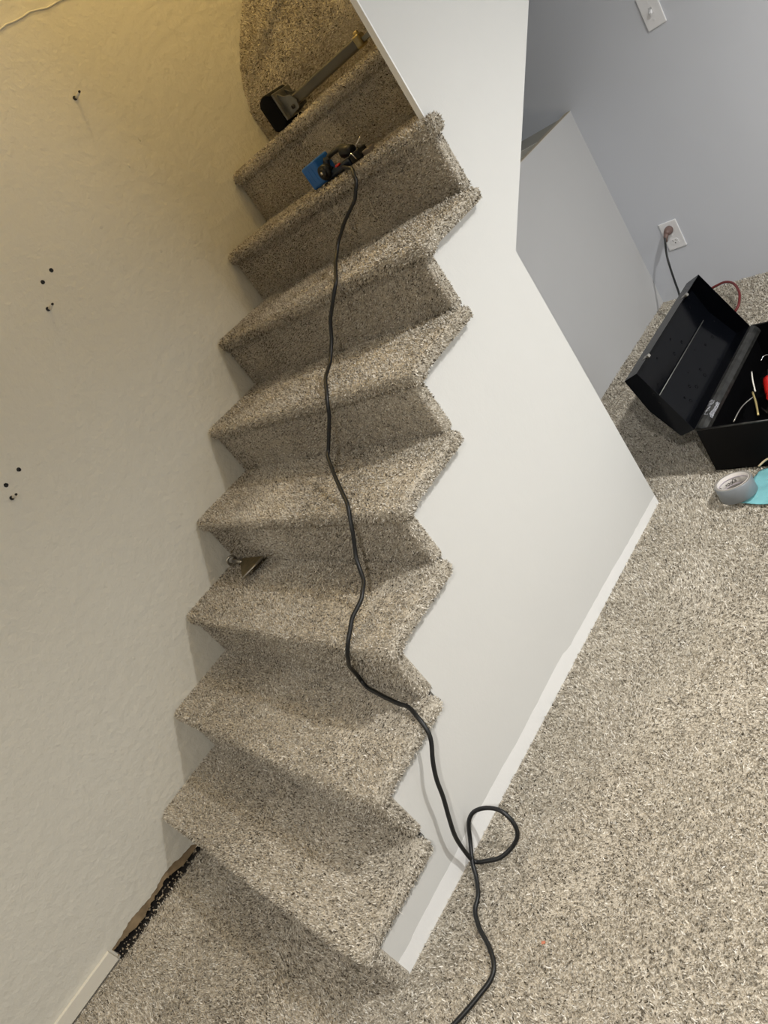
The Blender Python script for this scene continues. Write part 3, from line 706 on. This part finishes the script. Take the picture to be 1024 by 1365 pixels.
# ------------------------------------------------------------------ duct tape
dt = thing('duct_tape_roll', (1.287, 1.560, 0.0), 'roll of silver duct tape lying flat on the carpet', 'tape roll')
def ringm(ri, ro, z0, z1, seg=64, bev=0.0012):
    bm = bmesh.new(); prof = [(ri, z0), (ro - bev, z0), (ro, z0 + bev), (ro, z1 - bev), (ro - bev, z1), (ri, z1)]
    R = [[bm.verts.new((r * math.cos(a), r * math.sin(a), z)) for r, z in prof] for a in [2 * math.pi * i / seg for i in range(seg)]]
    for i in range(seg):
        for k in range(6):
            f = bm.faces.new((R[i][k], R[(i + 1) % seg][k], R[(i + 1) % seg][(k + 1) % 6], R[i][(k + 1) % 6])); f.material_index = 1 if k in (0, 4) else 0; f.smooth = True
    bmesh.ops.recalc_face_normals(bm, faces=bm.faces[:]); return bm
TC = (1.285, 1.562)
tp = from_bm('tape', ringm(0.0455, 0.0525, 0.0, 0.048), [M['tape'], M['tapeside']]); tp.location = (TC[0], TC[1], 0); keep(tp, dt)
cr_ = from_bm('core', ringm(0.0438, 0.0455, 0.0, 0.0485), M['core']); cr_.location = (TC[0], TC[1], 0); keep(cr_, dt)
bm = bmesh.new()   # printed marks inside the core
def mark(a0, z0, pts, r=0.0007):
    bm_tube(bm, [((0.0432) * math.cos(a0 + u / 0.0432) + TC[0], 0.0432 * math.sin(a0 + u / 0.0432) + TC[1], z0 + v) for u, v in pts], r, 6)
def oval(a0, z0, w_, h_): mark(a0, z0, [(w_ * math.cos(t_), h_ * math.sin(t_)) for t_ in [2 * math.pi * i / 12 for i in range(13)]])
for a0 in (math.radians(118), math.radians(185), math.radians(205)):
    oval(a0, 0.026, 0.0035, 0.006)
oval(math.radians(128), 0.022, 0.0025, 0.004); oval(math.radians(140), 0.022, 0.003, 0.004)
mark(math.radians(150), 0.020, [(-0.002, 0.006), (0, 0), (0.002, 0.006)]); mark(math.radians(110), 0.024, [(0, -0.004), (0, 0.006)])
keep(from_bm('printed_marks', bm, M['ink']), dt)
bm = bmesh.new()
for z0 in (0.014, 0.036): bm_tube(bm, [(0.0434 * math.cos(a) + TC[0], 0.0434 * math.sin(a) + TC[1], z0) for a in [2 * math.pi * i / 48 for i in range(49)]], 0.0014, 6, False)
keep(from_bm('printed_band', bm, plain('lilac_grey_print', (0.38, 0.34, 0.38), 0.7)), dt)

bpy.context.view_layer.update()
_ax = Vector((-0.84, -0.54, 0)).normalized()
_dn = Vector((-0.54, 0.84, 0)).normalized() * 0.0525
_pv = Vector((TC[0], TC[1], 0)) + _dn
_rt = Matrix.Translation(_pv) @ Matrix.Rotation(math.radians(10), 4, _ax) @ Matrix.Translation(-_pv)
dt.matrix_world = _rt @ dt.matrix_world

# ------------------------------------------------------------------ blue cloth, stick
def cloth():
    bm = bmesh.new()
    out = [(1.292, 1.530), (1.345, 1.522), (1.40, 1.520), (1.52, 1.53), (1.55, 1.60), (1.53, 1.672), (1.43, 1.68), (1.330, 1.678), (1.306, 1.658), (1.303, 1.612)]
    cx = sum(p[0] for p in out) / len(out); cy = sum(p[1] for p in out) / len(out)
    n = 60; ring = []
    P = catmull([(x, y, 0) for x, y in out + [out[0]]], 6)[:-1]
    cols = []
    for p in P:
        col = []
        for j in range(12):
            s = 1 - j / 12
            x = cx + (p[0] - cx) * s; y = cy + (p[1] - cy) * s
            z = 0.006 + 0.004 * math.sin(x * 55 + y * 20) + 0.0035 * math.sin(y * 90 - x * 30) + (0.010 * max(0, 1 - abs(y - 1.655) / 0.012) if x > 1.31 else 0)
            col.append(bm.verts.new((x, y, max(z, 0.003))))
        cols.append(col)
    c0 = bm.verts.new((cx, cy, 0.008)); m = len(cols)
    for i in range(m):
        for j in range(11): bm.faces.new((cols[i][j], cols[(i + 1) % m][j], cols[(i + 1) % m][j + 1], cols[i][j + 1]))
        bm.faces.new((cols[i][11], cols[(i + 1) % m][11], c0))
    bmesh.ops.recalc_face_normals(bm, faces=bm.faces[:])
    bmesh.ops.solidify(bm, geom=bm.faces[:], thickness=0.0015)
    return bm
cl = from_bm('cloth', cloth(), M['cloth'], None, True); tag(cl, 'light blue cloth spread on the carpet beside the tape roll', 'cloth')
rod('wood_sliver', [(1.312, 1.668, 0.02), (1.335, 1.682, 0.032), (1.375, 1.683, 0.045)], 0.003, M['wood'], 'pale sliver of wood leaning between the toolbox and the cloth', 'wood scrap')
bm = bmesh.new(); bm_box(bm, (-0.004, -0.0025, 0.0), (0.004, 0.0025, 0.002), Matrix.Translation((1.30, 0.24, 0.003)) @ Matrix.Rotation(0.6, 4, 'Z'))
tag(from_bm('paper_scrap', bm, plain('orange_paper', (0.55, 0.2, 0.12), 0.8)), 'tiny orange fleck lying on the open floor carpet', 'scrap')

# ------------------------------------------------------------------ lights
def lamp(name, loc, power, col, rad, kind='POINT'):
    l = bpy.data.lights.new(name, kind); l.energy = power; l.color = col
    if kind == 'SPOT':
        l.spot_size = math.radians(150); l.spot_blend = 0.85
    l.shadow_soft_size = rad
    o = bpy.data.objects.new(name, l); C.objects.link(o); o.location = loc; return o
def downlight(x, y, power, col, label):
    t = thing('ceiling_light', (x, y, CEIL), label, 'light', 'recessed ceiling lights')
    bm = bmesh.new(); bm_tube(bm, [(x, y, CEIL - 0.002), (x, y, CEIL - 0.008)], 0.075, 32); keep(from_bm('trim_ring', bm, M['ceil'], None, True), t)
    bm = bmesh.new(); bm_tube(bm, [(x, y, CEIL - 0.0075), (x, y, CEIL - 0.0095)], 0.055, 32); keep(from_bm('lens', bm, emit('lit_lens', col, 8.0)), t)
    lamp('downlight', (x, y, CEIL - 0.05), power, col, 0.032, 'SPOT')
downlight(2.9, 1.69, 228, (1.0, 0.975, 0.93), 'recessed ceiling light nearest the back wall')
downlight(2.9, -0.5, 124, (1.0, 0.965, 0.91), 'recessed ceiling light behind the camera')
downlight(0.95, -1.4, 42, (1.0, 0.92, 0.82), 'added ceiling fill light in front of the stairs')  # added lamp, lifts the left wall
lamp('stairwell_lamp', (0.45, 2.0, 3.5), 36, (1.0, 0.69, 0.27), 0.10)
w = bpy.data.worlds.new('world'); bpy.context.scene.world = w; w.use_nodes = True
w.node_tree.nodes['Background'].inputs['Color'].default_value = (0.6, 0.7, 0.9, 1); w.node_tree.nodes['Background'].inputs['Strength'].default_value = 0.0
al = bpy.data.lights.new('cool_fill_light', 'AREA'); al.shape = 'RECTANGLE'; al.size = 1.0; al.size_y = 1.2; al.energy = 13; al.color = (0.80, 0.89, 1.0)  # added cool fill for the back wall, no window behind it
ao = bpy.data.objects.new('cool_fill_light', al); C.objects.link(ao); ao.location = (3.97, 2.1, 1.5); ao.rotation_euler = (0, math.radians(90), 0)

# ------------------------------------------------------------------ camera
c = Vector((2.28426797, -0.00942538, 1.41592702))
R = [(0.62009252, 0.54349616, -0.56577133), (-0.04048249, -0.69803327, -0.71492008), (-0.78348353, 0.46622043, -0.41084313)]
cam = bpy.data.cameras.new('camera'); co_ = bpy.data.objects.new('camera', cam); C.objects.link(co_)
right, down, fwd = [Vector(r) for r in R]
mw = Matrix.Identity(4)
for i in range(3):
    mw[i][0] = right[i]; mw[i][1] = -down[i]; mw[i][2] = -fwd[i]; mw[i][3] = c[i]
co_.matrix_world = mw
cam.sensor_fit = 'HORIZONTAL'; cam.sensor_width = 36.0; cam.lens = 962.4158 / 1024 * 36.0; cam.clip_start = 0.02
s = bpy.context.scene; s.camera = co_
s.view_settings.view_transform = 'Standard'; s.view_settings.look = 'None'; s.view_settings.gamma = 1.0; s.view_settings.use_curve_mapping = False
s.view_settings.exposure = 0.13
s.cycles.max_bounces = 8; s.cycles.diffuse_bounces = 5
try: s.cycles.use_denoising = True
except Exception: pass
